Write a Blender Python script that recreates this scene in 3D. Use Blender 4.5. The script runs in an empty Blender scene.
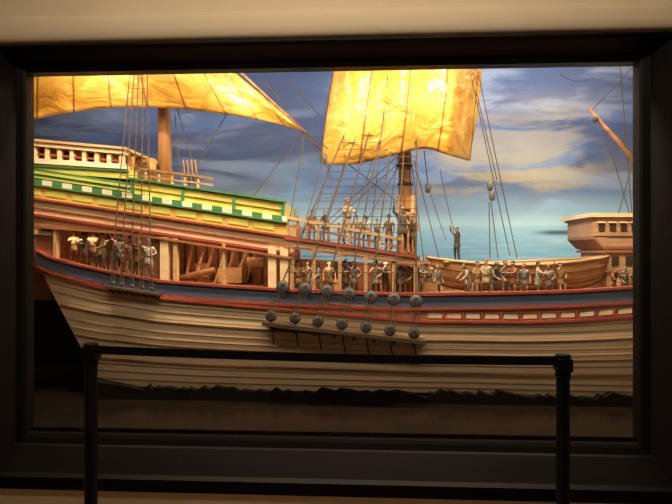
import bpy, math, random
from mathutils import Vector, Matrix
random.seed(7)
S=bpy.context.scene
# ---------------------------------------------------------------- camera
CAM=Vector((0.138,-2.64,1.4)); YAW=math.radians(3); F=527.0
fw=Vector((-math.sin(YAW),math.cos(YAW),0)); rt=Vector((math.cos(YAW),math.sin(YAW),0)); up=Vector((0,0,1))
cd=bpy.data.cameras.new("camera"); cam=bpy.data.objects.new("camera",cd); S.collection.objects.link(cam)
cam.location=CAM; cam.rotation_euler=(math.radians(90),0,YAW); cd.sensor_width=36; cd.lens=F/672*36
S.camera=cam
S.view_settings.view_transform='Standard'; S.view_settings.look='None'
def at(u,v,y):
    """survey point: photo measurement (u,v) resolved on the real depth plane y (metres)"""
    d=fw+rt*((u-336)/F)+up*((252-v)/F)
    return CAM+d*((y-CAM.y)/d.y)
def terp(pts,u):
    if u<=pts[0][0]:
        a,b=pts[0],pts[1]
    elif u>=pts[-1][0]:
        a,b=pts[-2],pts[-1]
    else:
        for a,b in zip(pts,pts[1:]):
            if a[0]<=u<=b[0]: break
    t=(u-a[0])/(b[0]-a[0]); return a[1]+(b[1]-a[1])*t
# ---------------------------------------------------------------- materials
def nmat(name):
    m=bpy.data.materials.new(name); m.use_nodes=True
    return m,m.node_tree.nodes,m.node_tree.links,m.node_tree.nodes["Principled BSDF"]
def mat(name,c1,c2=None,scale=(6,6,6),rough=.55,metal=0,bump=.0,detail=4,spec=.4,lo=.3,hi=.7):
    m,N,L,B=nmat(name); c2=c2 or tuple(c*.75 for c in c1)
    tc=N.new("ShaderNodeTexCoord"); mp=N.new("ShaderNodeMapping"); mp.inputs["Scale"].default_value=scale
    no=N.new("ShaderNodeTexNoise"); no.inputs["Scale"].default_value=1; no.inputs["Detail"].default_value=detail
    r=N.new("ShaderNodeValToRGB"); r.color_ramp.elements[0].position=lo; r.color_ramp.elements[1].position=hi
    r.color_ramp.elements[0].color=(*c2,1); r.color_ramp.elements[1].color=(*c1,1)
    L.new(tc.outputs["Object"],mp.inputs[0]); L.new(mp.outputs[0],no.inputs["Vector"]); L.new(no.outputs[0],r.inputs[0])
    L.new(r.outputs[0],B.inputs["Base Color"]); B.inputs["Roughness"].default_value=rough; B.inputs["Metallic"].default_value=metal
    B.inputs["Specular IOR Level"].default_value=spec
    if bump:
        b=N.new("ShaderNodeBump"); b.inputs["Strength"].default_value=bump; b.inputs["Distance"].default_value=.01
        L.new(no.outputs[0],b.inputs["Height"]); L.new(b.outputs[0],B.inputs["Normal"])
    return m
W=(2.5,25,45)
M={}
M['plank']=mat("hull_plank",(.86,.66,.43),(.79,.59,.37),(1.5,10,16),.5)
M['plank2']=mat("hull_plank_light",(.90,.70,.47),(.83,.63,.41),(1.5,10,16),.5)
M['wale']=mat("wale_wood",(.20,.11,.06),(.10,.05,.03),W,.5)
M['seam']=mat("plank_seam",(.42,.27,.15),(.30,.18,.10),W,.6)
M['blue']=mat("blue_paint",(.14,.20,.32),(.09,.13,.22),W,.5)
M['red']=mat("red_paint",(.42,.09,.06),(.24,.045,.035),W,.45)
M['cream']=mat("cream_paint",(.84,.65,.42),(.68,.50,.30),W,.5)
M['white']=mat("white_paint",(.80,.74,.58),(.60,.53,.39),W,.5)
M['green']=mat("green_paint",(.07,.22,.09),(.04,.14,.055),W,.4)
M['lime']=mat("lime_paint",(.62,.58,.13),(.42,.42,.08),W,.4)
M['yellow']=mat("yellow_paint",(.74,.50,.13),(.56,.35,.08),W,.4)
M['orange']=mat("orange_paint",(.75,.38,.12),(.5,.24,.07),W,.4)
M['brown']=mat("brown_wood",(.36,.19,.09),(.17,.08,.04),W,.55,bump=.2)
M['redbrown']=mat("redbrown_wood",(.40,.16,.08),(.22,.075,.04),W,.55,bump=.2)
M['tan']=mat("tan_wood",(.60,.39,.21),(.40,.24,.12),W,.55,bump=.15)
M['fctan']=mat("forecastle_wood",(.46,.29,.18),(.30,.175,.10),W,.55,bump=.15)
M['deck']=mat("deck_wood",(.45,.27,.13),(.28,.15,.07),(2,45,5),.6)
M['mast']=mat("mast_wood",(.42,.22,.09),(.22,.10,.04),(40,40,3),.5,bump=.2)
M['boat']=mat("boat_wood",(.46,.25,.11),(.25,.12,.05),W,.5,bump=.2)
M['dark']=mat("dark_wood",(.05,.03,.02),(.025,.015,.01),W,.6)
M['chan']=mat("channel_wood",(.10,.06,.035),(.05,.03,.018),W,.6)
M['rope']=mat("rope",(.09,.065,.04),(.045,.03,.02),(60,60,60),.9)
M['rope2']=mat("rope_pale",(.42,.29,.15),(.25,.16,.08),(60,60,60),.9)
M['deadeye']=mat("deadeye_wood",(.12,.12,.125),(.06,.06,.065),(40,40,40),.5)
M['iron']=mat("iron",(.08,.075,.07),(.04,.04,.04),(20,20,20),.5,metal=.6)
M['void']=mat("case_black",(.006,.005,.004),(.004,.003,.003),(5,5,5),.9,spec=.05)
M['wave']=mat("water_edge",(.010,.007,.005),(.005,.004,.003),(8,14,14),.7,spec=.1)
M['water']=mat("water_base",(.014,.009,.006),(.007,.005,.004),(5,9,9),.22,bump=.06,spec=.25)
M['frame']=mat("frame_black",(.006,.0045,.004),(.004,.003,.0028),(3,30,30),.5,spec=.12)
M['wall']=mat("wall_paint",(.74,.60,.43),(.71,.57,.405),(2,2,2),.8)
M['floor']=mat("floor_carpet",(.20,.14,.10),(.12,.09,.06),(40,40,40),.95)
M['ceil']=mat("ceiling_paint",(.6,.55,.48),(.55,.5,.44),(2,2,2),.9)
M['blackmetal']=mat("black_metal",(.008,.007,.007),(.006,.006,.006),(10,10,10),.45,spec=.22)
M['belt']=mat("belt_fabric",(.010,.009,.009),(.006,.006,.006),(90,90,90),.8,spec=.15)
# ---------------------------------------------------------------- mesh builder
class MB:
    def __init__(s): s.v=[];s.f=[];s.m=[];s.mats=[];s.uv=None
    def mi(s,k):
        k=M[k] if isinstance(k,str) else k
        if k not in s.mats: s.mats.append(k)
        return s.mats.index(k)
    def add(s,vs,fs,k):
        o=len(s.v); s.v+= [Vector(v) for v in vs]; i=s.mi(k)
        for f in fs: s.f.append([o+a for a in f]); s.m.append(i)
    def box(s,c,d,k,rot=None):
        vs=[Vector((x*d[0]/2,y*d[1]/2,z*d[2]/2)) for x in(-1,1) for y in(-1,1) for z in(-1,1)]
        if rot: vs=[rot@v for v in vs]
        c=Vector(c); s.add([c+v for v in vs],[(0,1,3,2),(4,6,7,5),(0,4,5,1),(2,3,7,6),(0,2,6,4),(1,5,7,3)],k)
    def panel(s,pts,y,th,k):
        """pts [(u,vtop,vbot)] extruded slab whose face stands at depth y"""
        n=len(pts); vs=[]
        for u,a,b in pts:
            A=at(u,a,y);B=at(u,b,y); vs+=[A,B,A+Vector((0,th,0)),B+Vector((0,th,0))]
        fs=[]
        for i in range(n-1):
            o=4*i;p=o+4; fs+=[(o,o+1,p+1,p),(o+2,p+2,p+3,o+3),(o,p,p+2,o+2),(o+1,o+3,p+3,p+1)]
        fs+=[(0,2,3,1),(4*n-4,4*n-3,4*n-1,4*n-2)]
        s.add(vs,fs,k)
    def sweep(s,pts,h,d,k):
        vs=[]
        for p in pts:
            for a,b in((-1,-1),(-1,1),(1,1),(1,-1)): vs.append(p+Vector((0,a*d/2,b*h/2)))
        fs=[]
        for i in range(len(pts)-1):
            for j in range(4):
                k2=(j+1)%4; fs.append((4*i+j,4*i+4+j,4*i+4+k2,4*i+k2))
        n=4*len(pts)-4; fs+=[(0,1,2,3),(n+3,n+2,n+1,n)]
        s.add(vs,fs,k)
    def tube(s,pts,r,k,n=8):
        pts=[Vector(p) for p in pts]; m=len(pts)
        rs=[r]*m if not hasattr(r,'__len__') else r
        vs=[];ref=None
        for i,p in enumerate(pts):
            d=(pts[min(i+1,m-1)]-pts[max(i-1,0)]).normalized()
            if ref is None: ref=d.orthogonal().normalized()
            ref=(ref-d*ref.dot(d)).normalized(); b=d.cross(ref)
            for j in range(n):
                a=2*math.pi*j/n; vs.append(p+(ref*math.cos(a)+b*math.sin(a))*rs[i])
        fs=[(i*n+j,i*n+(j+1)%n,i*n+n+(j+1)%n,i*n+n+j) for i in range(m-1) for j in range(n)]
        fs+=[tuple(range(n))[::-1],tuple((m-1)*n+j for j in range(n))]
        s.add(vs,fs,k)
    def ball(s,c,r,k,n=10,m=6):
        c=Vector(c); vs=[];rx,ry,rz=(r,r,r) if not hasattr(r,'__len__') else r
        for i in range(m+1):
            t=math.pi*i/m
            for j in range(n):
                a=2*math.pi*j/n; vs.append(c+Vector((rx*math.sin(t)*math.cos(a),ry*math.sin(t)*math.sin(a),rz*math.cos(t))))
        s.add(vs,[(i*n+j,i*n+n+j,i*n+n+(j+1)%n,i*n+(j+1)%n) for i in range(m) for j in range(n)],k)
    def grid(s,rows,k,flip=False):
        n=len(rows[0]);vs=[p for r in rows for p in r]
        s.add(vs,[(i*n+j,i*n+j+1,i*n+n+j+1,i*n+n+j) for i in range(len(rows)-1) for j in range(n-1)],k)
    def obj(s,name,parent=None,smooth=False):
        me=bpy.data.meshes.new(name); me.from_pydata([tuple(v) for v in s.v],[],s.f)
        for m in s.mats: me.materials.append(m)
        me.polygons.foreach_set("material_index",s.m)
        if smooth: me.polygons.foreach_set("use_smooth",[True]*len(s.f))
        me.validate(); me.update()
        o=bpy.data.objects.new(name,me); S.collection.objects.link(o)
        if parent: o.parent=parent
        return o
def empty(name):
    o=bpy.data.objects.new(name,None); S.collection.objects.link(o); o.empty_display_size=.1; return o
def bevel(o,w,seg=2):
    b=o.modifiers.new("bevel",'BEVEL'); b.width=w; b.segments=seg; b.limit_method='ANGLE'
# ---------------------------------------------------------------- room + case
XL=at(28,252,0).x; XR=at(638,252,0).x; ZT=at(336,68,0).z; ZB=at(336,438,0).z
YF=-.12
def wallbox(name,x0,x1,y0,y1,z0,z1,k,parent=None):
    b=MB(); b.box(((x0+x1)/2,(y0+y1)/2,(z0+z1)/2),(x1-x0,y1-y0,z1-z0),k); return b.obj(name,parent)
mT=at(0,47,YF).z; mL=at(-3,252,YF).x; mR=at(676,252,YF).x; mB=at(300,494,YF).z
w=MB(); X0,X1,H=-3.4,3.4,3.3
for a in((X0,mL-.08,0,H),(mR+.08,X1,0,H),(mL-.08,mR+.08,0,mB),(mL-.08,mR+.08,mT,H)):
    w.box(((a[0]+a[1])/2,-.06,(a[2]+a[3])/2),(a[1]-a[0],.12,a[3]-a[2]),'wall')
w.obj("wall_front")
wallbox("floor",X0,X1,-4.2,2.3,-.1,0,'floor')
wallbox("ceiling",X0,X1,-4.2,2.3,H,H+.1,'ceil')
wallbox("wall_left",X0-.1,X0,-4.2,2.3,0,H,'wall'); wallbox("wall_right",X1,X1+.1,-4.2,2.3,0,H,'wall')
wallbox("wall_back",X0,X1,-4.3,-4.2,0,H,'wall')
c=MB(); prof=[(-.12,mT+.012),(-.135,mT+.012),(-.15,mT+.03),(-.155,mT+.06),(-.155,mT+.10),(-.148,mT+.125),(-.135,mT+.14),(-.12,mT+.14)]
c.grid([[Vector((x,y,z)) for y,z in prof] for x in (X0+.01,X1-.01)],'wall'); c.obj("trim_1",smooth=True)
fr=MB()
def ring(a,b,k):
    A=[(a[0],a[4],a[2]),(a[1],a[4],a[2]),(a[1],a[4],a[3]),(a[0],a[4],a[3])]
    B=[(b[0],b[4],b[2]),(b[1],b[4],b[2]),(b[1],b[4],b[3]),(b[0],b[4],b[3])]
    fr.add(A+B,[(i,(i+1)%4,4+(i+1)%4,4+i) for i in range(4)],k)
seq=[(mL-.08,mR+.08,mB,mT,-.121),(mL-.08,mR+.08,mB,mT,-.14),(mL,mR,mB+.06,mT-.008,-.14),(mL+.012,mR-.012,mB+.075,mT-.02,-.12),
 (XL-.05,XR+.05,ZB-.05,ZT+.04,-.045),(XL-.045,XR+.045,ZB-.045,ZT+.035,-.03),(XL-.012,XR+.012,ZB-.015,ZT+.012,-.02),(XL,XR,ZB,ZT,-.012),(XL,XR,ZB,ZT,.05),(XL-.2,XR+.2,ZB-.2,ZT+.2,.05),(XL-.2,XR+.2,ZB-.2,ZT+.2,0.0)]
for a,b in zip(seq,seq[1:]): ring(a,b,'frame')
fr.obj("window_frame")
gm,N,L,B=nmat("thin_glass"); N.remove(B)
out=[n for n in N if n.type=='OUTPUT_MATERIAL'][0]
t=N.new("ShaderNodeBsdfTransparent"); g=N.new("ShaderNodeBsdfGlossy"); g.inputs["Roughness"].default_value=.02
mx=N.new("ShaderNodeMixShader"); mx.inputs[0].default_value=.03
L.new(t.outputs[0],mx.inputs[1]);L.new(g.outputs[0],mx.inputs[2]);L.new(mx.outputs[0],out.inputs[0])
M['glass']=gm
b=MB(); b.add([(XL,.005,ZB),(XR,.005,ZB),(XR,.005,ZT),(XL,.005,ZT)],[(0,1,2,3)],'glass'); b.obj("window_1")
case=empty("display_case")
wallbox("case_floor",X0,X1,.02,2.3,.38,.490,'water',case)
wallbox("case_side_left",X0,X0+.35,.06,2.2,.49,H,'void',case)
wallbox("case_side_right",X1-.2,X1,.06,2.2,.49,H,'dark',case)
wallbox("added_dark_box",X0+.35,X1-.2,1.48,1.9,.49,1.19,'void',case)  # black box added behind the ship to keep the area below the hull dark
# painted backdrop
pm,N,L,B=nmat("painted_seascape"); B.inputs["Roughness"].default_value=.75; B.inputs["Specular IOR Level"].default_value=.15
tc=N.new("ShaderNodeTexCoord"); sp=N.new("ShaderNodeSeparateXYZ"); L.new(tc.outputs["Object"],sp.inputs[0])
def ramp(inp,els,interp='EASE'):
    r=N.new("ShaderNodeValToRGB"); r.color_ramp.interpolation=interp; e=r.color_ramp.elements
    e[0].position=els[0][0];e[0].color=(*els[0][1],1);e[1].position=els[-1][0];e[1].color=(*els[-1][1],1)
    for p,cc in els[1:-1]:
        q=e.new(p);q.color=(*cc,1)
    L.new(inp,r.inputs[0]); return r.outputs[0]
def rng(inp,a,b_):
    m=N.new("ShaderNodeMapRange"); m.inputs[1].default_value=a; m.inputs[2].default_value=b_; L.new(inp,m.inputs[0]); return m.outputs[0]
def noise(scale,det=6,rough=.6,dist=0,off=(0,0,0)):
    mp=N.new("ShaderNodeMapping"); mp.inputs["Scale"].default_value=scale; mp.inputs["Location"].default_value=off
    L.new(tc.outputs["Object"],mp.inputs[0]); n=N.new("ShaderNodeTexNoise"); n.inputs["Scale"].default_value=1
    n.inputs["Detail"].default_value=det; n.inputs["Roughness"].default_value=rough; n.inputs["Distortion"].default_value=dist
    L.new(mp.outputs[0],n.inputs["Vector"]); return n.outputs[0]
def mixc(f,a,b_):
    m=N.new("ShaderNodeMix"); m.data_type='RGBA'
    if hasattr(f,'is_linked'): L.new(f,m.inputs[0])
    else: m.inputs[0].default_value=f
    for s_,x in((6,a),(7,b_)):
        if isinstance(x,tuple): m.inputs[s_].default_value=(*x,1)
        else: L.new(x,m.inputs[s_])
    return m.outputs[2]
def mul(a,b_):
    m=N.new("ShaderNodeMath"); m.operation='MULTIPLY'; L.new(a,m.inputs[0]); L.new(b_,m.inputs[1]); return m.outputs[0]
HZ=at(500,226,2.0).z
z=sp.outputs[2]; x=sp.outputs[0]
base=ramp(rng(z,HZ,3.1),[(0,(.50,.80,.95)),(.10,(.34,.58,.84)),(.26,(.17,.30,.58)),(.55,(.10,.16,.36)),(1,(.06,.10,.24))])
cl=ramp(noise((.8,1,2.2),8,.6,.5),[(.44,(0,0,0)),(.60,(.8,.8,.8))])
s1=mixc(mul(cl,rng(z,1.62,1.95)),base,(.27,.33,.46))
st=ramp(noise((.65,1,3.4),7,.58,.7,(3,0,1)),[(.44,(0,0,0)),(.58,(.9,.9,.9))])
s2=mixc(mul(st,rng(z,1.7,2.1)),s1,(.07,.10,.22))
xm=ramp(rng(x,.3,2.4),[(0,(0,0,0)),(.25,(1,1,1)),(.7,(1,1,1)),(1,(0.2,.2,.2))])
zm=ramp(rng(z,1.75,2.9),[(0,(0,0,0)),(.25,(1,1,1)),(.6,(.7,.7,.7)),(1,(0,0,0))])
wm=ramp(noise((1.0,1,3.8),8,.6,.6,(7,0,2)),[(.42,(0,0,0)),(.58,(.75,.75,.75))])
s3=mixc(mul(mul(xm,zm),wm),s2,(.48,.43,.28))
oc=ramp(rng(z,1.15,HZ),[(0,(.20,.48,.74)),(.5,(.26,.58,.88)),(1,(.38,.68,.92))])
wv=ramp(noise((2,1,30),4,.6),[(.45,(0,0,0)),(.7,(.7,.7,.7))])
oc2=mixc(wv,oc,(.55,.80,.95))
hm=rng(z,HZ-.006,HZ+.006)
fin=mixc(hm,oc2,s3)
def band(inp,a,b_,c_):
    return ramp(rng(inp,a,b_),c_,'LINEAR')
ix=band(x,at(530,232,2).x,at(600,232,2).x,[(0,(0,0,0)),(.3,(1,1,1)),(.8,(1,1,1)),(1,(0,0,0))])
iz=band(z,at(570,236,2).z,at(570,229,2).z,[(0,(0,0,0)),(.4,(1,1,1)),(.6,(1,1,1)),(1,(0,0,0))])
fin=mixc(mul(ix,iz),fin,(.08,.15,.24))
L.new(fin,B.inputs["Base Color"]); M['paint']=pm
b=MB(); b.box((0,2.03,1.9),(X1-X0-.05,.05,2.75),'paint'); b.obj("painted_backdrop")
# ---------------------------------------------------------------- ship
ship=empty("model_ship")
TOP=[(37,250),(52,258),(100,270),(160,281),(225,286),(290,290),(400,294),(500,293),(570,291),(635,287),(720,280)]
RB=[(37,270),(52,275),(100,287),(160,298),(225,304),(320,312),(420,321),(520,322),(580,320),(635,316),(720,308)]
BOT=[(37,376),(100,385),(200,389),(300,391),(450,393),(635,398),(720,400)]
def hy(u,s):
    y=.52+.16*(s-.40)**2
    if u<150: y+=.16*((150-u)/110)**2*(.35+s)
    if u>560: y+=.06*((u-560)/150)**2
    return y
def us(u0,u1,n=60): return [u0+(u1-u0)*i/n for i in range(n+1)]
hull=MB()
def hpt(u,s,dy=0):
    v=terp(RB,u)+(terp(BOT,u)-terp(RB,u))*s
    return at(u,v,hy(u,.25+.75*s)+dy)
NP=13
for i in range(NP):
    s0,s1_=i/NP,(i+1)/NP; r0=[];r1=[];r2=[]
    for t_ in range(71):
        f=t_/70
        ua=42+60*s0; ub=42+60*s1_
        u=ua+(715-ua)*f; u2=ub+(715-ub)*f
        r0.append(hpt(u,s0,-.0)); r1.append(hpt(u2,s1_-.002,-.0012)); r2.append(hpt(u2,s1_,0))
    hull.grid([r0,r1,r2],'plank2' if i%3 else 'plank')
rows=[]
for s_ in [k/12 for k in range(13)]:
    p=hpt(42+60*s_,s_); rows.append([p+Vector((0,0,0)),p+Vector((.03+.10*s_,.35,0)),p+Vector((.12+.2*s_,.8,0))])
hull.grid(rows,'plank')
hull.obj("hull_planking",ship)
rl=MB()
def line(curve,dv,u0,u1,h,d,k,s=.0,dy=0,n=50):
    rl.sweep([at(u,terp(curve,u)+dv,hy(u,s)+dy) for u in us(u0,u1,n)],h,d,k)
def strip(c,a,b_,u0,u1,s,k,dy=0):
    rows=[[at(u,terp(c,u)+a,hy(u,s)+dy) for u in us(u0,u1,50)],[at(u,terp(c,u)+b_,hy(u,s)+dy) for u in us(u0,u1,50)]]
    rl.grid(rows,k)
line(TOP,0,37,712,.014,.05,'red',.05,-.008)
line(TOP,7.5,37,712,.066,.03,'blue',.08,0)
line(TOP,15,38,712,.014,.040,'red',.12,-.006)
strip(RB,-14,1,40,712,.2,'cream')
line(RB,0,42,712,.014,.035,'red',.24,-.006)
line(RB,-9.5,330,712,.007,.02,'redbrown',.2,-.005)
for u in range(428,705,19):
    rl.panel([(u,terp(RB,u)-8,terp(RB,u)-3.2),(u+14,terp(RB,u+14)-8,terp(RB,u+14)-3.2)],hy(u,.2)-.012,.012,'cream' if (u//19)%2 else 'white')
    rl.panel([(u+15,terp(RB,u)-9,terp(RB,u)-2),(u+17,terp(RB,u+13)-9,terp(RB,u+13)-2)],hy(u,.2)-.016,.016,'red')
def wale(s,h,d,k):
    rl.sweep([hpt(u,s,-.002) for u in us(44+60*s,712,60)],h,d,k)
wale(.27,.009,.016,'wale'); wale(.53,.006,.014,'wale'); wale(.72,.010,.016,'wale')
for k in (1,2,5,6,8,10,11,12): wale(k/13,.0022,.006,'seam')
rl.obj("rails_and_wales",ship)
wb=MB(); top=[]
u=84
while u<720:
    wv_=terp(BOT,u)+1.5*math.sin(u*.11)+1.2*math.sin(u*.047+1)
    top.append((u,wv_-random.uniform(0,2.2))); u+=random.uniform(3,14)
    top.append((u,wv_+random.uniform(.5,3))); u+=random.uniform(2,9)
T=[at(a,b_,.53) for a,b_ in top]
wb.grid([T,[Vector((p.x,p.y+.004,.489)) for p in T]],'wave'); wb.grid([[p+Vector((0,.12,0)) for p in T],T],'wave')
wb.obj("waterline_waves",ship)
DZ=1.11
dk=MB()
fr_=[];bk=[]
for u in us(45,292,20):
    p=at(u,terp(TOP,u)+1,hy(u,.05)+.01); fr_.append(p); bk.append(Vector((p.x,1.3,p.z)))
dk.grid([fr_,bk],'deck')
x0=at(292,290,.55).x
dk.box(((x0+2.9)/2,.96,DZ-.01),(2.9-x0,.80,.02),'deck')
dk.box((x0,.95,DZ+.03),(.02,.7,.12),'brown')
dk.box(((x0+2.9)/2,1.36,(DZ+1.27)/2),(2.9-x0,.03,1.27-DZ),'brown')
dk.box(((x0+2.9)/2,1.35,1.28),(2.9-x0,.07,.02),'redbrown')
for i in range(22):
    xx=x0+.05+i*.12; dk.box((xx,1.335,1.19),(.025,.03,.15),'tan')
dk.box((0.5,1.37,.80),(4.0,.02,.60),'dark')
dk.obj("decks",ship)
# ---------------------------------------------------------------- stern castle
st=MB()
def Lb(u,b): return b+.15*(u-32)
def sl(u0,u1,b0,b1,y,k,th=.03):
    st.panel([(u0,Lb(u0,b0),Lb(u0,b1)),((u0+u1)/2,Lb((u0+u1)/2,b0),Lb((u0+u1)/2,b1)),(u1,Lb(u1,b0),Lb(u1,b1))],y,th,k)
st.panel([(15,139,144),(124,149,154)],.60,.08,'cream')
st.panel([(15,137,139.5),(126,147,149.5)],.59,.5,'tan')
st.panel([(15,144,160),(122,154,166)],.70,.4,'orange')
for i in range(9):
    u=20+i*12.4; st.panel([(u,143+.09*(u-15),158+.06*(u-15)),(u+4,143+.09*(u-11),158+.06*(u-11))],.61,.03,'cream')
st.panel([(15,151,153),(122,160,162)],.615,.02,'red')
st.panel([(15,157,162),(126,164,169)],.60,.05,'white')
for u in (40,64,88,104): st.panel([(u,148+.07*(u-15),156+.07*(u-15)),(u+8,148+.07*(u-7),156+.07*(u-7))],.695,.02,'dark')
st.panel([(12,162,170),(128,169,179)],.61,.6,'lime')
st.panel([(12,163.5,165),(128,170.5,172)],.602,.02,'green')
sl(12,130,168,179,.605,'green',.6)
sl(12,130,170.5,173,.60,'lime'); sl(12,130,176,177.2,.60,'lime')
sl(130,284,164.5,179,.612,'lime',.6); sl(128,286,162.5,164.5,.595,'green',.05)
for u in (130,181,232,281): sl(u,u+3,165,179,.603,'green')
sl(132,282,171.5,172.6,.605,'yellow')
i=0;u=12
while u<286:
    sl(u,min(u+10,287),178.5,183.5,.592,'white' if i%2 else 'green',.04); u+=10;i+=1
sl(12,287,183.5,185.2,.59,'green',.05)
sl(12,288,185.2,197,.606,'yellow',.6)
for u in range(20,280,26): sl(u,u+20,188,194,.602,'lime',.01)
sl(12,290,197,199,.585,'red',.06)
sl(12,288,199,206,.606,'cream',.6)
sl(12,292,206,207.5,.597,'redbrown',.05)
sl(12,288,207.5,213,.606,'cream',.6)
sl(12,296,213,215.5,.582,'red',.07)
HB=[(12,226),(52,229),(160,237),(290,249)]
st.panel([(u,Lb(u,215.5),max(terp(HB,u)-2,Lb(u,217)+1)) for u in us(12,290,8)],.603,.04,'tan')
st.sweep([at(u,max(terp(HB,u)-2,Lb(u,217)+1)+1,.595) for u in us(40,292,10)],.014,.06,'redbrown')
st.panel([(12,222,256),(52,228,262)],.605,.5,'redbrown')
st.panel([(12,228,232),(52,232,236)],.597,.02,'cream')
for u,wd in((53,3),(160,8),(173,4),(222,3),(268,8),(280,8)):
    st.panel([(u,terp(HB,u),terp(TOP,u)+1),(u+wd,terp(HB,u+wd),terp(TOP,u+wd)+1)],.575,.04,'cream' if wd>7 else 'tan')
st.panel([(30,215,300),(300,225,300)],1.0,.03,'redbrown')
for u in range(52,290,11): st.panel([(u,215,300),(u+1.2,215,300)],.985,.02,'dark')
st.box((at(168,260,.8).x,.85,1.33),(.03,.5,.36),'brown')
for i in range(7):
    a=at(185+i*10,284-(i%3)*3,.70+.04*i); bb=at(192+i*11,246+(i%2)*6,.95)
    st.tube([a,bb],.011,'tan' if i%2 else 'mast',6)
st.box(at(232,275,.85),(.16,.12,.10),'tan'); st.box(at(205,272,.9),(.10,.12,.12),'brown')
st.tube([at(248,262,.75),at(264,262,.75)],.035,'tan',12); st.tube([at(180,278,.72),at(215,270,.72)],.02,'mast',10)
for i in range(6):
    u=132+i*13; st.panel([(u,168+.15*(u-130),180+.15*(u-130)),(u+2.2,168+.15*(u-130),180+.15*(u-130))],.75,.02,'tan')
st.panel([(128,166,168),(212,177,179)],.74,.05,'brown')
st.panel([(128,173,174.6),(212,184,185.6)],.745,.03,'brown')
for u in(186,190,194,198): st.tube([at(u,186,.8),at(u-3,160,.8)],.006,'brown',6)
st.panel([(135,158,161),(155,160,163)],.9,.1,'orange')
st.panel([(128,156,176),(132,156,177)],.72,.05,'orange');st.panel([(148,158,180),(153,158,181)],.76,.05,'orange')
st.obj("stern_castle",ship)
# ---------------------------------------------------------------- waist gallery
wa=MB()
R1=[(284,217),(350,229),(418,243)]; R2=[(284,236),(350,245),(420,256)]
wa.panel([(u,terp(R1,u)-1.5,terp(R1,u)+1.5) for u in us(284,402,4)],.60,.04,'tan')
wa.panel([(u,terp(R1,u)+7,terp(R1,u)+9) for u in us(284,402,4)],.61,.02,'redbrown')
for i in range(12):
    u=286+i*10.3; wa.panel([(u,terp(R1,u)-4,terp(R2,u)),(u+2.4,terp(R1,u)-4,terp(R2,u))],.605,.025,'tan' if i%3==0 else 'redbrown')
wa.panel([(u,terp(R2,u),terp(R2,u)+3) for u in us(284,420,4)],.585,.06,'red')
wa.panel([(u,terp(R2,u)+3,terp(R2,u)+9) for u in us(284,420,4)],.60,.04,'cream')
wa.panel([(u,terp(R2,u)+9,terp(R2,u)+11.5) for u in us(284,420,4)],.59,.05,'redbrown')
g0=[at(u,terp(R2,u)-.5,.60) for u in us(284,420,4)]
wa.grid([g0,[p+Vector((0,.35,0)) for p in g0]],'deck'); wa.grid([[p-Vector((0,0,.025)) for p in g0],[p+Vector((0,.35,-.025)) for p in g0]],'brown')
for u in (290,312,338,364,392,414):
    wa.panel([(u,terp(R2,u)+9,terp(TOP,u)+2),(u+3.5,terp(R2,u)+9,terp(TOP,u)+2)],.59,.03,'tan')
wa.panel([(288,258,298),(430,266,300)],.96,.03,'redbrown')
for u in range(292,424,9): wa.panel([(u,262,298),(u+1,262,298)],.945,.02,'dark')
wa.panel([(330,262,290),(352,262,290)],.94,.02,'dark')
def barrel(c,r,h):
    rs=[r*.8,r*.95,r,r*.95,r*.8]; wa.tube([Vector(c)+Vector((0,0,h*k/4)) for k in range(5)],rs,'tan',14)
    for k in(.2,.8): wa.tube([Vector(c)+Vector((0,0,h*k-.004)),Vector(c)+Vector((0,0,h*k+.004))],r*.95,'iron',14)
for u,y in((334,.78),(383,.75),(402,.82)):
    p=at(u,285,y); barrel((p.x,p.y,DZ),.035,.11)
p=at(428,280,.72); wa.box((p.x,p.y,DZ+.05),(.10,.10,.10),'boat')
p=at(312,280,.85); wa.box((p.x,p.y,DZ+.06),(.14,.10,.12),'tan')
for u,v in((392,262),(400,264),(410,266),(420,268)):
    c0=at(u,v,.72); wa.tube([c0+Vector((.02*math.cos(a*.7),.004*a*.3,.045*math.sin(a*.7))) for a in range(19)],.004,'rope2',5)
wa.panel([(386,257,260),(428,261,264)],.73,.03,'mast')
wa.panel([(388,258,292),(391,258,292)],.74,.03,'mast'); wa.panel([(424,262,292),(427,262,292)],.74,.03,'mast')
wa.obj("waist_gallery",ship)
# ---------------------------------------------------------------- forecastle
fc=MB()
def fbox(u0,v0,u1,v1,y,dp,k):
    fc.panel([(u0,v0,v1),(u1,v0,v1)],y,dp,k)
fbox(594,219,720,236,.92,.45,'fctan'); fbox(590,213,720,217,.90,.5,'cream'); fbox(592,217,720,219.5,.91,.47,'redbrown')
fc.panel([(594,236,239),(604,246,249),(720,246,249)],.915,.45,'brown')
fbox(607,236,720,293,.93,.42,'fctan')
fc.panel([(594,236,236.5),(607,236,252)],.925,.4,'fctan')
fbox(604,250,720,253,.915,.45,'redbrown'); fbox(604,270,720,272.5,.915,.45,'brown')
for u in(599,610,621,632,643,654):
    fbox(u,223,u+6,231,.914,.02,'dark'); fbox(u-1,221.5,u+7,223,.905,.02,'cream')
for u in(612,626,640): fbox(u,256,u+7,266,.924,.02,'dark')
fc.obj("forecastle",ship)
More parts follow.
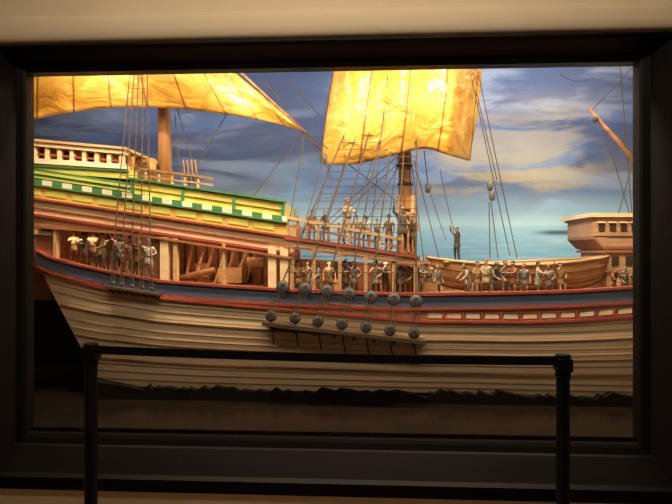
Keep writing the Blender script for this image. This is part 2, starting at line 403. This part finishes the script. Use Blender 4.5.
# ---------------------------------------------------------------- masts and spars
ms=MB()
b0=at(408,292,.98); b0.z=DZ; t0=at(402,60,.98)
pts=[b0.lerp(t0,k/6) for k in range(7)]; ms.tube(pts,[.052,.05,.048,.045,.043,.04,.038],'mast',16)
for k in (.3,.36,.47,.55):
    c_=b0.lerp(t0,k); ms.tube([c_-Vector((0,0,.008)),c_+Vector((0,0,.008))],.053,'rope',16)
for dx in(-.045,.045): ms.tube([b0+Vector((dx,-.03,0)),b0.lerp(t0,.42)+Vector((dx*.9,-.03,0))],.02,'mast',8)
b1=at(166,200,.98); t1=at(163,60,.98); ms.tube([b1,b1.lerp(t1,.5),t1],[.05,.045,.04],'mast',16)
ms.tube([at(588,108,1.0),at(615,138,1.0),at(652,182,1.0)],[.010,.016,.02],'brown',10)
ms.tube([at(594,118,.99),at(597,121,.99)],.018,'rope',8)
ms.tube([at(318,48,.80),at(400,46,.74),at(500,48,.80)],[.02,.03,.02],'mast',10)
ms.tube([at(170,12,.84),at(240,72,.80),at(306,133,.78)],[.018,.010,.005],'mast',10)
ms.obj("masts_and_spars",ship,True)
# ---------------------------------------------------------------- sails
sm,N,L,B=nmat("gold_sailcloth"); B.inputs["Roughness"].default_value=.36; B.inputs["Specular IOR Level"].default_value=.55
uvn=N.new("ShaderNodeUVMap"); sx=N.new("ShaderNodeSeparateXYZ"); L.new(uvn.outputs[0],sx.inputs[0])
tc=N.new("ShaderNodeTexCoord")
mm=N.new("ShaderNodeMath"); mm.operation='FRACT'; L.new(sx.outputs[0],mm.inputs[0])
sr=ramp(mm.outputs[0],[(0,(0,0,0)),(.03,(0,0,0)),(.08,(1,1,1)),(1,(1,1,1))],'LINEAR')
nz=noise((2.5,2.5,4),6,.6,1.4); col=ramp(nz,[(.3,(.32,.155,.025)),(.48,(.52,.28,.045)),(.7,(.68,.43,.11))])
f=mixc(sr,(.18,.08,.015),col); L.new(f,B.inputs["Base Color"])
bp=N.new("ShaderNodeBump"); bp.inputs["Strength"].default_value=.5; bp.inputs["Distance"].default_value=.05
L.new(noise((3.5,3.5,5),3,.5,2),bp.inputs["Height"]); L.new(bp.outputs[0],B.inputs["Normal"])
M['sail']=sm
def sail(name,bot,top,ncol,nrow,yf,panels):
    me=bpy.data.meshes.new(name); V=[];Fc=[];UV=[]
    def pc(P,s):
        n=len(P)-1; k=min(int(s*n),n-1); t=s*n-k
        p0=P[max(k-1,0)];p1=P[k];p2=P[k+1];p3=P[min(k+2,n)]
        return [.5*((2*p1[i])+(-p0[i]+p2[i])*t+(2*p0[i]-5*p1[i]+4*p2[i]-p3[i])*t*t+(-p0[i]+3*p1[i]-3*p2[i]+p3[i])*t**3) for i in(0,1)]
    for j in range(nrow+1):
        for i in range(ncol+1):
            s,t=i/ncol,j/nrow; a=pc(bot,s); b_=pc(top,s)
            mid=yf(s,t); u=a[0]+(b_[0]-a[0])*t; v=a[1]+(b_[1]-a[1])*t
            if name=="main_sail": u+= 6*math.sin(math.pi*t)*(s-.35)*.8
            V.append(at(u,v,mid)); UV.append((s*panels,t))
    for j in range(nrow):
        for i in range(ncol):
            o=j*(ncol+1)+i; Fc.append((o,o+1,o+ncol+2,o+ncol+1))
    me.from_pydata([tuple(v) for v in V],[],Fc); me.materials.append(M['sail'])
    ul=me.uv_layers.new(name="UVMap")
    for l in me.loops: ul.data[l.index].uv=UV[l.vertex_index]
    me.polygons.foreach_set("use_smooth",[True]*len(Fc))
    o=bpy.data.objects.new(name,me); S.collection.objects.link(o); o.parent=ship
    sd=o.modifiers.new("thick",'SOLIDIFY'); sd.thickness=.006
    return o
sail("main_sail",[(320,163),(345,165),(372,161),(400,154),(425,149),(448,155),(469,161)],
     [(338,45),(362,44),(388,44),(412,44),(436,44),(460,44),(483,45)],60,30,
     lambda s,t: .86-.20*math.sin(math.pi*min(1,s*1.05))**.7*math.sin(math.pi*min(1,.25+.6*t))+.034*math.cos(s*19+t*1.2)-(.0 if s<.82 else -(s-.82)*.9),4)
sail("mizzen_sail",[(5,127),(55,115),(110,108),(165,108),(225,114),(270,122),(305,132)],
     [(5,10),(55,10),(100,10),(140,12),(178,26),(240,77),(304,130.5)],70,26,
     lambda s,t: .82-.13*math.sin(math.pi*s)*math.sin(math.pi*(.15+.7*t))+.03*math.sin(s*16+t*4)*(1-s*.6),9)
# ---------------------------------------------------------------- rigging
rg=MB()
def rope(a,b_,r=.0028,k='rope',sag=0,n=6):
    a=Vector(a);b_=Vector(b_); P=[]
    for i in range(n+1):
        t=i/n;p=a.lerp(b_,t);p.z-=sag*4*t*(1-t);P.append(p)
    rg.tube(P,r,k,5)
UP=[(283,287),(305,289),(327,291),(349,294),(371,297),(394,299),(416,301)]
LO=[(271,316),(295,318),(318,321),(342,324),(366,327),(390,330),(414,333)]
YS=.44; tops=[at(384+i*5.5,40,.93) for i in range(7)]
sh=[]
for (u,v),tp in zip(UP,tops):
    a=at(u,v-6,YS); sh.append((a,tp)); rope(a,tp,.0048)
zs=[a.z for a,_ in sh]
zz=max(zs)+.05
while zz<2.35:
    P=[]
    for a,tp in sh:
        t=(zz-a.z)/(tp.z-a.z); P.append(a.lerp(tp,t))
    rg.tube(P,.0024,'rope',4); zz+=.048
msh=[]
for i,u in enumerate((112,121,131,141,151)):
    a=at(u,262+i*2,.49); tp=at(133+i*3.4,40,.56); msh.append((a,tp)); rope(a,tp,.0038)
    rope(a,at(u-1,284+i*1.5,.48),.003); rope(a,at(u+3,284+i*1.5,.48),.003)
zz=1.45
while zz<2.5:
    rg.tube([a.lerp(tp,(zz-a.z)/(tp.z-a.z)) for a,tp in msh],.0020,'rope',4); zz+=.06
for a in [((262,78,.9),(326,158,.85)),((240,78,.8),(322,150,.85)),((228,112,.85),(196,166,.8)),((305,131,.78),(330,172,.9)),
          ((285,78,1.1),(322,118,1.1)),((305,131,.78),(395,200,.95)),((322,163,.85),(300,240,.62)),((345,163,.8),(318,240,.62)),
          ((470,161,.9),(478,75,.9)),((472,80,.9),(510,256,1.0)),((478,72,.9),(517,258,1.0)),((476,90,.95),(497,180,.95)),
          ((491,202,.95),(498,258,.98)),((489,202,.95),(490,258,.98)),((620,60,1.1),(632,215,1.0)),((636,150,1.0),(618,216,1.0)),
          ((590,112,1.0),(640,60,1.0)),((603,124,1.0),(630,215,1.0)),((424,150,.8),(428,185,.9)),((388,75,.7),(370,240,.62)),
          ((175,115,.98),(180,182,.8)),((172,90,.98),(196,175,.8)),((305,131,.78),(290,218,.64)),
          ((372,162,.8),(350,232,.66)),((398,155,.8),(386,240,.66)),((402,160,.96),(330,225,.9)),((414,160,.96),(440,262,.95)),((304,131,.8),(250,200,.8)),
          ((404,150,.96),(316,232,.85)),((408,150,.96),(360,232,.72)),((410,150,.96),(424,262,.9)),((330,163,.85),(308,238,.66))]:
    rope(at(*a[0]),at(*a[1]),.0032)
for a in [((440,170),(455,236)),((428,185),(446,240))]: rope(at(*a[0],.9),at(*a[1],.88),.0026,sag=.01)
rope(at(560,74,1.5),at(588,80,1.5),.003,sag=.03)
rg.obj("rigging",ship)
bk_=MB()
for u,v in((490,186),(492,196),(325,158),(428,188),(305,132)):
    bk_.ball(at(u,v,.94 if u>400 else .84),(.022,.018,.036) if u!=305 else (.01,.01,.015),'deadeye' if u!=305 else 'rope')
def deadeye(c,r):
    n=20; c=Vector(c); prof=[(-.5,.55),(-.42,.85),(-.15,1),(.15,1),(.42,.85),(.5,.55)]
    rows=[]
    for yy,rr in prof:
        rows.append([c+Vector((math.cos(2*math.pi*j/n)*r*rr,yy*r*.9,math.sin(2*math.pi*j/n)*r*rr)) for j in range(n+1)])
    bk_.grid(rows,'deadeye')
    bk_.add(rows[0][:n],[tuple(range(n))],'deadeye'); bk_.add(rows[-1][:n],[tuple(range(n))],'deadeye')
    P=[c+Vector((math.cos(2*math.pi*j/16)*r*1.05,0,math.sin(2*math.pi*j/16)*r*1.05)) for j in range(17)]
    bk_.tube(P,r*.14,'rope',5)
    for a in(90,210,330):
        q=c+Vector((math.cos(math.radians(a))*r*.42,-r*.44,math.sin(math.radians(a))*r*.42)); bk_.tube([q,q+Vector((0,-.003,0))],r*.16,'dark',8)
for (u,v),(u2,v2) in zip(UP,LO):
    A=at(u,v,YS);Bp=at(u2,v2,.42); deadeye(A,.034); deadeye(Bp,.029)
    for d in(-.018,0,.018): bk_.tube([A+Vector((d,-.016,-.01)),Bp+Vector((d,-.016,.01))],.0026,'rope',5)
    bk_.tube([Bp+Vector((0,0,-.03)),Bp+Vector((.004,.02,-.08)),at(u2+3,v2+28,.50)],.005,'iron',6)
for i,u in enumerate((112,121,131,141,151)):
    deadeye(at(u+1,283+i*1.5,.48),.011)
bk_.obj("deadeyes_and_blocks",ship,False)
ch=MB()
for (ua,va,ub,vb,y0,y1,h) in ((262,322,426,341,.395,.53,.022),(104,286,158,294,.45,.56,.012)):
    A=at(ua,va,y0);Bq=at(ub,vb,y0); d=Bq-A; 
    A2=Vector((A.x,y1,A.z));B2=Vector((Bq.x,y1,Bq.z)); e=Vector((0,0,h))
    ch.add([A,Bq,B2,A2,A-e,Bq-e,B2-e,A2-e],[(0,1,2,3),(4,7,6,5),(0,4,5,1),(1,5,6,2),(2,6,7,3),(3,7,4,0)],'chan')
    for k in range(8):
        p=A.lerp(Bq,(k+.5)/8)-e; ch.add([p+Vector((-.008,.01,0)),p+Vector((.008,.01,0)),p+Vector((.008,y1-y0,-.05)),p+Vector((-.008,y1-y0,-.05)),p+Vector((0,y1-y0,0))],[(0,1,2,3),(0,3,4),(1,4,2),(0,4,1)],'chan')
ch.obj("channels",ship)
# ---------------------------------------------------------------- longboat
lb=MB(); A=at(427,266,.95); Bq=at(606,262,.95); Lx=Bq.x-A.x; xc=A.x; yc=.95
def bst(t):
    e=1-abs(2*t-1)**2.6
    hb=.15*e**.75+.006
    sheer=1.318+ .045*(2*t-1)**2+.03*max(0,t-.6)
    keel=1.15+.10*abs(2*t-1)**6
    return hb,sheer,keel
NS=36;NV=8; outer=[]
for i in range(NS+1):
    t=i/NS; hb,sh_,ke=bst(t); row=[]
    for j in range(-NV,NV+1):
        a=abs(j)/NV; yy=hb*math.sin(a*math.pi/2)**.8*(1 if j>0 else -1); zz=ke+(sh_-ke)*(1-math.cos(a*math.pi/2))**.85
        row.append(Vector((xc+Lx*t+ (0.02*(a) if t>.9 else 0),yc+yy,zz)))
    outer.append(row)
lb.grid(outer,'boat'); lb.grid([[Vector((p.x,yc+(p.y-yc)*.93,p.z+.008)) for p in r] for r in outer],'tan')
for j,(k,w_) in {NV:('tan',.012),NV-2:('wale',.005),NV-4:('wale',.004),NV-5:('wale',.004)}.items():
    for sgn in(-1,1): lb.tube([r[NV+sgn*j]+Vector((0,sgn*.002,0)) for r in outer],w_*.8,k,6)
lb.tube([r[NV] for r in outer],.012,'wale',6)
lb.tube([outer[0][NV],outer[0][0]+Vector((0,0,.02))],.012,'wale',6); lb.tube([outer[-1][NV],outer[-1][0]+Vector((0,0,.02))],.012,'wale',6)
for t in(.3,.45,.6,.75):
    hb,sh_,ke=bst(t); lb.box((xc+Lx*t,yc,sh_-.03),(.045,hb*1.85,.012),'tan')
lb.box((xc+Lx*.15,yc,bst(.15)[1]-.006),(.16,.20,.012),'tan')
for t in(.25,.72):
    lb.box((xc+Lx*t,yc,(DZ+1.165)/2),(.04,.26,1.165-DZ),'brown')
    for sgn in(-1,1): lb.box((xc+Lx*t,yc+sgn*.12,DZ+.045),(.04,.03,.09),'brown')
lb.tube([(xc+Lx*.3,yc-.03,1.325),(xc+Lx*.9,yc-.05,1.36)],.007,'tan',6); lb.tube([(xc+Lx*.25,yc+.03,1.325),(xc+Lx*.85,yc+.06,1.355)],.007,'mast',6)
lb.obj("longboat",None,True)
# ---------------------------------------------------------------- figurines
BASE={'EL':(-.27,.02,1.16),'WL':(-.28,-.08,.93),'ER':(.27,.02,1.16),'WR':(.28,-.08,.93),'lean':0,'sit':False}
POSES={
 'stand':{}, 
 'raise':{'EL':(-.30,-.12,1.55),'WL':(-.22,-.24,1.80),'ER':(.29,-.14,1.50),'WR':(.20,-.30,1.72)},
 'forward':{'EL':(-.24,-.18,1.22),'WL':(-.14,-.40,1.25),'ER':(.24,-.18,1.22),'WR':(.12,-.42,1.22)},
 'one_up':{'EL':(-.34,-.05,1.50),'WL':(-.36,-.12,1.78),'ER':(.30,-.02,1.18),'WR':(.16,-.22,1.08)},
 'lean':{'EL':(-.24,-.30,1.13),'WL':(-.15,-.48,1.02),'ER':(.24,-.24,1.12),'WR':(.22,-.46,.97),'lean':.14},
 'musket':{'EL':(-.26,-.08,1.18),'WL':(-.10,-.27,1.28),'ER':(.27,-.04,1.16),'WR':(.13,-.25,1.05)},
 'sit':{'EL':(-.26,-.12,.74),'WL':(-.14,-.34,.68),'ER':(.26,-.12,.74),'WR':(.14,-.36,.70),'sit':True},
}
fm={i:bpy.data.materials.new("slot%d"%i) for i in range(6)}
cache={}
def pose_mesh(pose,hat):
    key=(pose,hat)
    if key in cache: return cache[key]
    P=dict(BASE);P.update(POSES[pose]); ln=P['lean']; dz=-.43 if P['sit'] else 0
    V=[];E=[];R=[]
    def v(c,r,par=None):
        V.append(Vector(c));R.append(r if hasattr(r,'__len__') else (r,r))
        if par is not None:E.append((par,len(V)-1))
        return len(V)-1
    pel=v((0,0,.95+dz),(.14,.11)); be=v((0,-ln*.3,1.10+dz),(.135,.105),pel); chs=v((0,-ln*.75,1.30+dz),(.16,.115),be)
    nb=v((0,-ln*1.05,1.46+dz),(.07,.065),chs); nk=v((0,-ln*1.15-.01,1.56+dz),.055,nb)
    hands=[]
    for sg,e,w_ in((-1,'EL','WL'),(1,'ER','WR')):
        sh_=v((sg*.17,-ln*.95,1.40+dz),.068,chs); el=v(P[e],.048,sh_); wr=v(P[w_],.032,el)
        d=(V[wr]-V[el]).normalized(); pa=v(V[wr]+d*.07,(.036,.028),wr); hands.append((V[wr].copy(),V[pa].copy(),d,sg))
        hp=v((sg*.095,0,.90+dz),.098,pel)
        if P['sit']: kn=v((sg*.13,-.42,.50),.065,hp); an=v((sg*.13,-.40,.09),.045,kn); v((sg*.14,-.56,.04),.04,an)
        else: kn=v((sg*.11+.02*sg,-.03,.50),.066,hp); an=v((sg*.13,.03,.09),.045,kn); v((sg*.15,-.13,.04),.042,an)
    me=bpy.data.meshes.new("t"); me.from_pydata([tuple(a) for a in V],E,[]); o=bpy.data.objects.new("t",me); S.collection.objects.link(o)
    sk=o.modifiers.new("s",'SKIN'); ss=o.modifiers.new("ss",'SUBSURF'); ss.levels=1;ss.render_levels=1
    for i,r in enumerate(R): me.skin_vertices[0].data[i].radius=r; me.skin_vertices[0].data[i].use_root=(i==0)
    dg=bpy.context.evaluated_depsgraph_get(); dg.update(); ev=o.evaluated_get(dg).to_mesh()
    mb=MB(); mb.mats=[fm[i] for i in range(6)]
    vs=[a.co.copy() for a in ev.vertices]
    o0=len(mb.v); mb.v+=vs
    for p in ev.polygons:
        c=sum((vs[a] for a in p.vertices),Vector())/len(p.vertices)
        nh=min(min((c-h[0]).length,(c-h[1]).length,(c-(h[1]+h[2]*.04)).length) for h in hands)
        if nh<.06: k=0
        elif c.z<.17: k=3
        elif c.z>1.5+dz and abs(c.x)<.1: k=0
        elif c.z<(.97+dz if not P['sit'] else .60) and abs(c.x)<.24: k=2
        else: k=1
        mb.f.append(list(p.vertices));mb.m.append(k)
    o.evaluated_get(dg).to_mesh_clear(); bpy.data.objects.remove(o)
    for wr,pa,d,sg in hands:
        side=Vector((1,0,0)); side=(side-d*side.dot(d)).normalized(); nrm=d.cross(side)
        if nrm.y>0 : nrm=-nrm
        for i,(off,l) in enumerate(((-.027,.062),(-.009,.075),(.009,.070),(.027,.055))):
            q=pa+side*off; mb.tube([q,q+d*l*.55+nrm*.008,q+d*l*.85+nrm*.035,q+d*l*.7+nrm*.055],[.0105,.0095,.009,.007],fm[0],5)
        q=pa-d*.035-side*sg*.02; mb.tube([q,q-side*sg*.028+d*.022,q-side*sg*.03+d*.055+nrm*.02],[.013,.011,.008],fm[0],5)
    if not P['sit']:
        n=14; rows=[]
        for zz,rx,ry in((1.12,.142,.11),(1.0,.155,.125),(.85,.175,.145),(.72,.19,.165),(.70,.18,.155)):
            rows.append([Vector((rx*math.cos(2*math.pi*j/n),ry*math.sin(2*math.pi*j/n)-ln*.2*(zz-.7),zz)) for j in range(n+1)])
        mb.grid(rows,fm[1])
        mb.tube([Vector((0,-ln*.25,1.03)),Vector((0,-ln*.27,1.07))],.150,fm[3],14)
    hc=Vector((0,-ln*1.25-.015,1.655+dz))
    mb.ball(hc,(.075,.092,.115),fm[0],14,10); mb.ball(hc+Vector((0,-.045,-.075)),(.045,.045,.038),fm[0],10,6)
    mb.tube([hc+Vector((0,-.085,.02)),hc+Vector((0,-.112,-.022)),hc+Vector((0,-.085,-.035))],[.010,.018,.010],fm[0],6)
    for sg in(-1,1):
        mb.ball(hc+Vector((sg*.03,-.083,.012)),(.014,.010,.009),fm[5],8,5); mb.ball(hc+Vector((sg*.076,.005,-.005)),(.012,.022,.032),fm[0],8,5)
    mb.ball(hc+Vector((0,-.085,-.06)),(.026,.010,.007),fm[5],8,4)
    mb.ball(hc+Vector((0,.020,.028)),(.083,.088,.105),fm[4],12,8)
    if hat=='brim':
        n=18; rows=[[hc+Vector((rr*math.cos(2*math.pi*j/n),rr*math.sin(2*math.pi*j/n)*1.05,zz)) for j in range(n+1)] for rr,zz in((.128,.055),(.124,.068),(.09,.075),(.082,.13),(.06,.155),(.001,.16))]
        mb.grid(rows,fm[4]); 
    elif hat=='helmet':
        mb.ball(hc+Vector((0,.0,.07)),(.095,.11,.085),fm[4],12,6); mb.tube([hc+Vector((0,-.13,.05)),hc+Vector((0,0,.165)),hc+Vector((0,.12,.05))],.012,fm[4],6)
    elif hat=='cap':
        mb.ball(hc+Vector((0,.01,.075)),(.085,.095,.06),fm[4],12,6)
    ob=mb.obj("t2",None,True); r=ob.data; bpy.data.objects.remove(ob); cache[key]=(r,hands); return cache[key]
def fmat(n,c,r=.5,mt=0): return mat(n,c,tuple(a*.4 for a in c),(9,9,9),r,metal=mt,lo=.42,hi=.6)
SK=mat("fig_skin",(.46,.28,.17),(.34,.20,.12),(9,9,9)); BT=fmat("fig_boots",(.06,.04,.03)); EY=fmat("fig_features",(.05,.025,.02)); 
COL={k:fmat("fig_"+k,c,.42,m_) for k,c,m_ in (('grey',(.14,.13,.12),.2),('pewter',(.27,.25,.23),.3),('bronze',(.26,.17,.09),.3),('ochre',(.38,.24,.10),0),('cream',(.48,.39,.27),0),('rust',(.27,.10,.055),0),('navy',(.08,.10,.16),0),('black',(.04,.035,.03),0),('white',(.55,.49,.40),0))}
def fig(name,u,y,H,face,pose,coat,trs,hair,hat='brim',z=None,v=None,prop=None):
    me,hands=pose_mesh(pose,hat); me=me.copy(); me.name=name
    for i,m_ in enumerate((SK,COL[coat],COL[trs],BT,COL[hair],EY)): me.materials[i]=m_
    p=at(u,v if v else 270,y); zz=z if z is not None else p.z
    o=bpy.data.objects.new(name,me); S.collection.objects.link(o)
    k=H/1.78; o.scale=(k*1.08,k*1.08,k); o.rotation_euler=(0,0,math.radians(face)); o.location=(p.x,y,zz+.001)
    if prop:
        q=MB(); h=hands[0][1]
        if prop=='pike': q.tube([Vector((h.x,h.y-.03,.02)),Vector((h.x,h.y-.03,2.0))],.018,'mast',6); q.tube([Vector((h.x,h.y-.03,1.98)),Vector((h.x,h.y-.03,2.06)),Vector((h.x,h.y-.03,2.2))],[.02,.04,.004],'iron',6)
        if prop=='musket':
            a=hands[1][1];d=(h-a).normalized(); q.tube([a-d*.25,a,h,h+d*.7],[.045,.025,.018,.014],'mast',6)
        q.obj(prop,o)
    return o
def gz(u): return at(u,terp(TOP,u)+1,hy(u,.05)+.01).z
G=[(74,.68,'forward','ochre','rust','black','cap',30,None),(84,.64,'forward','pewter','rust','black','helmet',-10,None),(93,.68,'stand','bronze','grey','black','cap',15,None),
   (102,.60,'musket','ochre','grey','rust','cap',-30,None),(111,.64,'stand','bronze','grey','black','brim',0,None),(120,.585,'musket','pewter','bronze','grey','helmet',10,'musket'),(130,.60,'forward','rust','ochre','black','cap',40,None),
   (139,.61,'stand','ochre','bronze','black','cap',-20,None),(149,.57,'one_up','white','pewter','grey','helmet',5,'pike')]
for u,y,ps,c1,c2,c3,ht,fa,pr in G: fig("soldier_figurine",u,y,.25 if u>85 else .215,fa,ps,c1,c2,c3,ht,z=gz(u),prop=pr)
for u,y,ps,c1,c2,c3,ht,fa in [(298,.64,'forward','ochre','grey','black','brim',20),(307,.68,'stand','cream','bronze','black','cap',-10),(318,.64,'lean','pewter','bronze','black','cap',-40),(329,.70,'stand','bronze','rust','black','cap',20),(345,.63,'musket','bronze','grey','black','brim',30),(354,.63,'one_up','pewter','grey','black','cap',10),(376,.64,'musket','cream','black','black','brim',-15),(385,.66,'forward','grey','rust','black','cap',40),(400,.64,'stand','pewter','black','black','brim',10),(410,.68,'lean','ochre','rust','black','cap',-30),(420,.63,'forward','pewter','bronze','black','cap',60),(429,.70,'stand','bronze','grey','black','cap',-20)]:
    fig("sailor_figurine",u,y,.235,fa,ps,c1,c2,c3,ht,z=DZ)
def uz(u): return at(u,terp(R2,u)-.5,.60).z
for u,y,ps,c1,c2,c3,ht,fa,hh in [(347,.70,'forward','cream','ochre','rust','cap',35,.29),(366,.76,'stand','white','grey','black','brim',0,.20),(357,.82,'stand','ochre','grey','black','cap',20,.20),(326,.80,'lean','grey','grey','black','cap',-20,.2),(312,.74,'stand','bronze','grey','black','brim',20,.19),(377,.82,'forward','pewter','grey','black','cap',30,.2),(389,.76,'stand','bronze','black','black','brim',-30,.23),(402,.70,'one_up','grey','black','black','cap',20,.30),(413,.74,'stand','bronze','grey','black','cap',-50,.26)]:
    fig("sailor_figurine",u,y,hh,fa,ps,c1,c2,c3,ht,z=uz(u))
fig("sailor_figurine",457,.93,.225,-60,'raise','grey','black','black','cap',z=bst(.15)[1])
cols=['pewter','ochre','cream','grey','bronze','rust','pewter','white']
for i,(u,y,ps,fa,hh) in enumerate([(437,.70,'stand',30,.21),(477,.64,'forward',10,.23),(486,.70,'stand',-20,.245),(494,.63,'lean',25,.225),(505,.70,'stand',40,.24),(513,.64,'forward',-60,.235),(524,.66,'stand',-25,.22),(538,.66,'forward',70,.23),(549,.65,'musket',-10,.215),(560,.68,'one_up',15,.225),(468,.70,'lean',-70,.22),(625,.66,'forward',-15,.21),(634,.7,'stand',0,.21),(613,.68,'lean',20,.2)]):
    fig("sailor_figurine",u,y,hh,fa,ps,cols[i%8],cols[(i+3)%7],'black' if i%2 else 'rust','brim' if i in(3,8) else 'cap',z=DZ)
# ---------------------------------------------------------------- stanchions
def stan(u,v,name):
    p=at(u,v,-.54); b=MB(); x_,z_=p.x,p.z
    def cyl(z0,z1,r0,r1=None): b.tube([Vector((x_,-.54,z0)),Vector((x_,-.54,z1))],[r0,r1 or r0],'blackmetal',24)
    cyl(0,.012,.17); cyl(.012,.035,.165,.06); cyl(.03,z_-.085,.025); cyl(z_-.09,z_-.006,.029); cyl(z_-.006,z_,.029,.025)
    b.box((x_,-.54,z_-.04),(.056,.062,.05),'blackmetal')
    o=b.obj(name,None,False); bevel(o,.002); return x_,z_,o
xa,za,so=stan(91,343,"stanchion"); xb,zb,_=stan(563,354,"stanchion")
b=MB(); n=24
rows=[[],[]]
for i in range(n+1):
    t=i/n; zz=za+(zb-za)*t-.010-.010*4*t*(1-t)
    rows[0].append(Vector((xa+.027+(xb-xa-.054)*t,-.54,zz))); rows[1].append(Vector((xa+.027+(xb-xa-.054)*t,-.541,zz-.034)))
b.grid(rows,'belt'); o=b.obj("belt",so); sd=o.modifiers.new("t",'SOLIDIFY'); sd.thickness=.003
# ---------------------------------------------------------------- lights
def area(name,loc,tgt,size,sy,pw,col):
    l=bpy.data.lights.new(name,'AREA'); l.shape='RECTANGLE'; l.size=size;l.size_y=sy;l.energy=pw;l.color=col
    o=bpy.data.objects.new(name,l); S.collection.objects.link(o); o.location=loc
    o.rotation_euler=(Vector(tgt)-Vector(loc)).to_track_quat('-Z','Y').to_euler(); return o
for i,(xx,pw) in enumerate(((-1.5,22),(-.5,25),(.5,32),(1.5,26))):
    area("case_lamp",(xx,.16,2.85),(xx,.7,1.0),.15,.15,pw,(1,.78,.48))
area("backdrop_lamp",(1.0,1.3,3.15),(1.0,2.0,1.6),2.4,.12,31,(1,.96,.90))
area("backdrop_lamp",(-1.5,1.3,3.15),(-1.5,2.0,1.7),1.6,.12,12,(1,.95,.88))
area("case_lamp",(.1,.10,2.46),(.1,.50,.75),3.2,.05,30,(1,.78,.50))
for u_,pw,v_ in((105,1.3,238),(225,1.7,246),(350,1.6,262)):  # added fill lights, no real fittings: brighten gallery interiors and figurines
    p=at(u_,v_,.645); area("gallery_fill",(p.x,.645,p.z),(p.x,.82,p.z-.22),.5,.03,pw*.9,(1,.62,.34))
area("room_lamp",(0,-1.5,3.25),(0,-.1,2.5),2.5,.4,36,(1,.84,.62))
wd=bpy.data.worlds.new("world"); S.world=wd; wd.use_nodes=True
wd.node_tree.nodes["Background"].inputs[0].default_value=(.9,.7,.5,1); wd.node_tree.nodes["Background"].inputs[1].default_value=.025
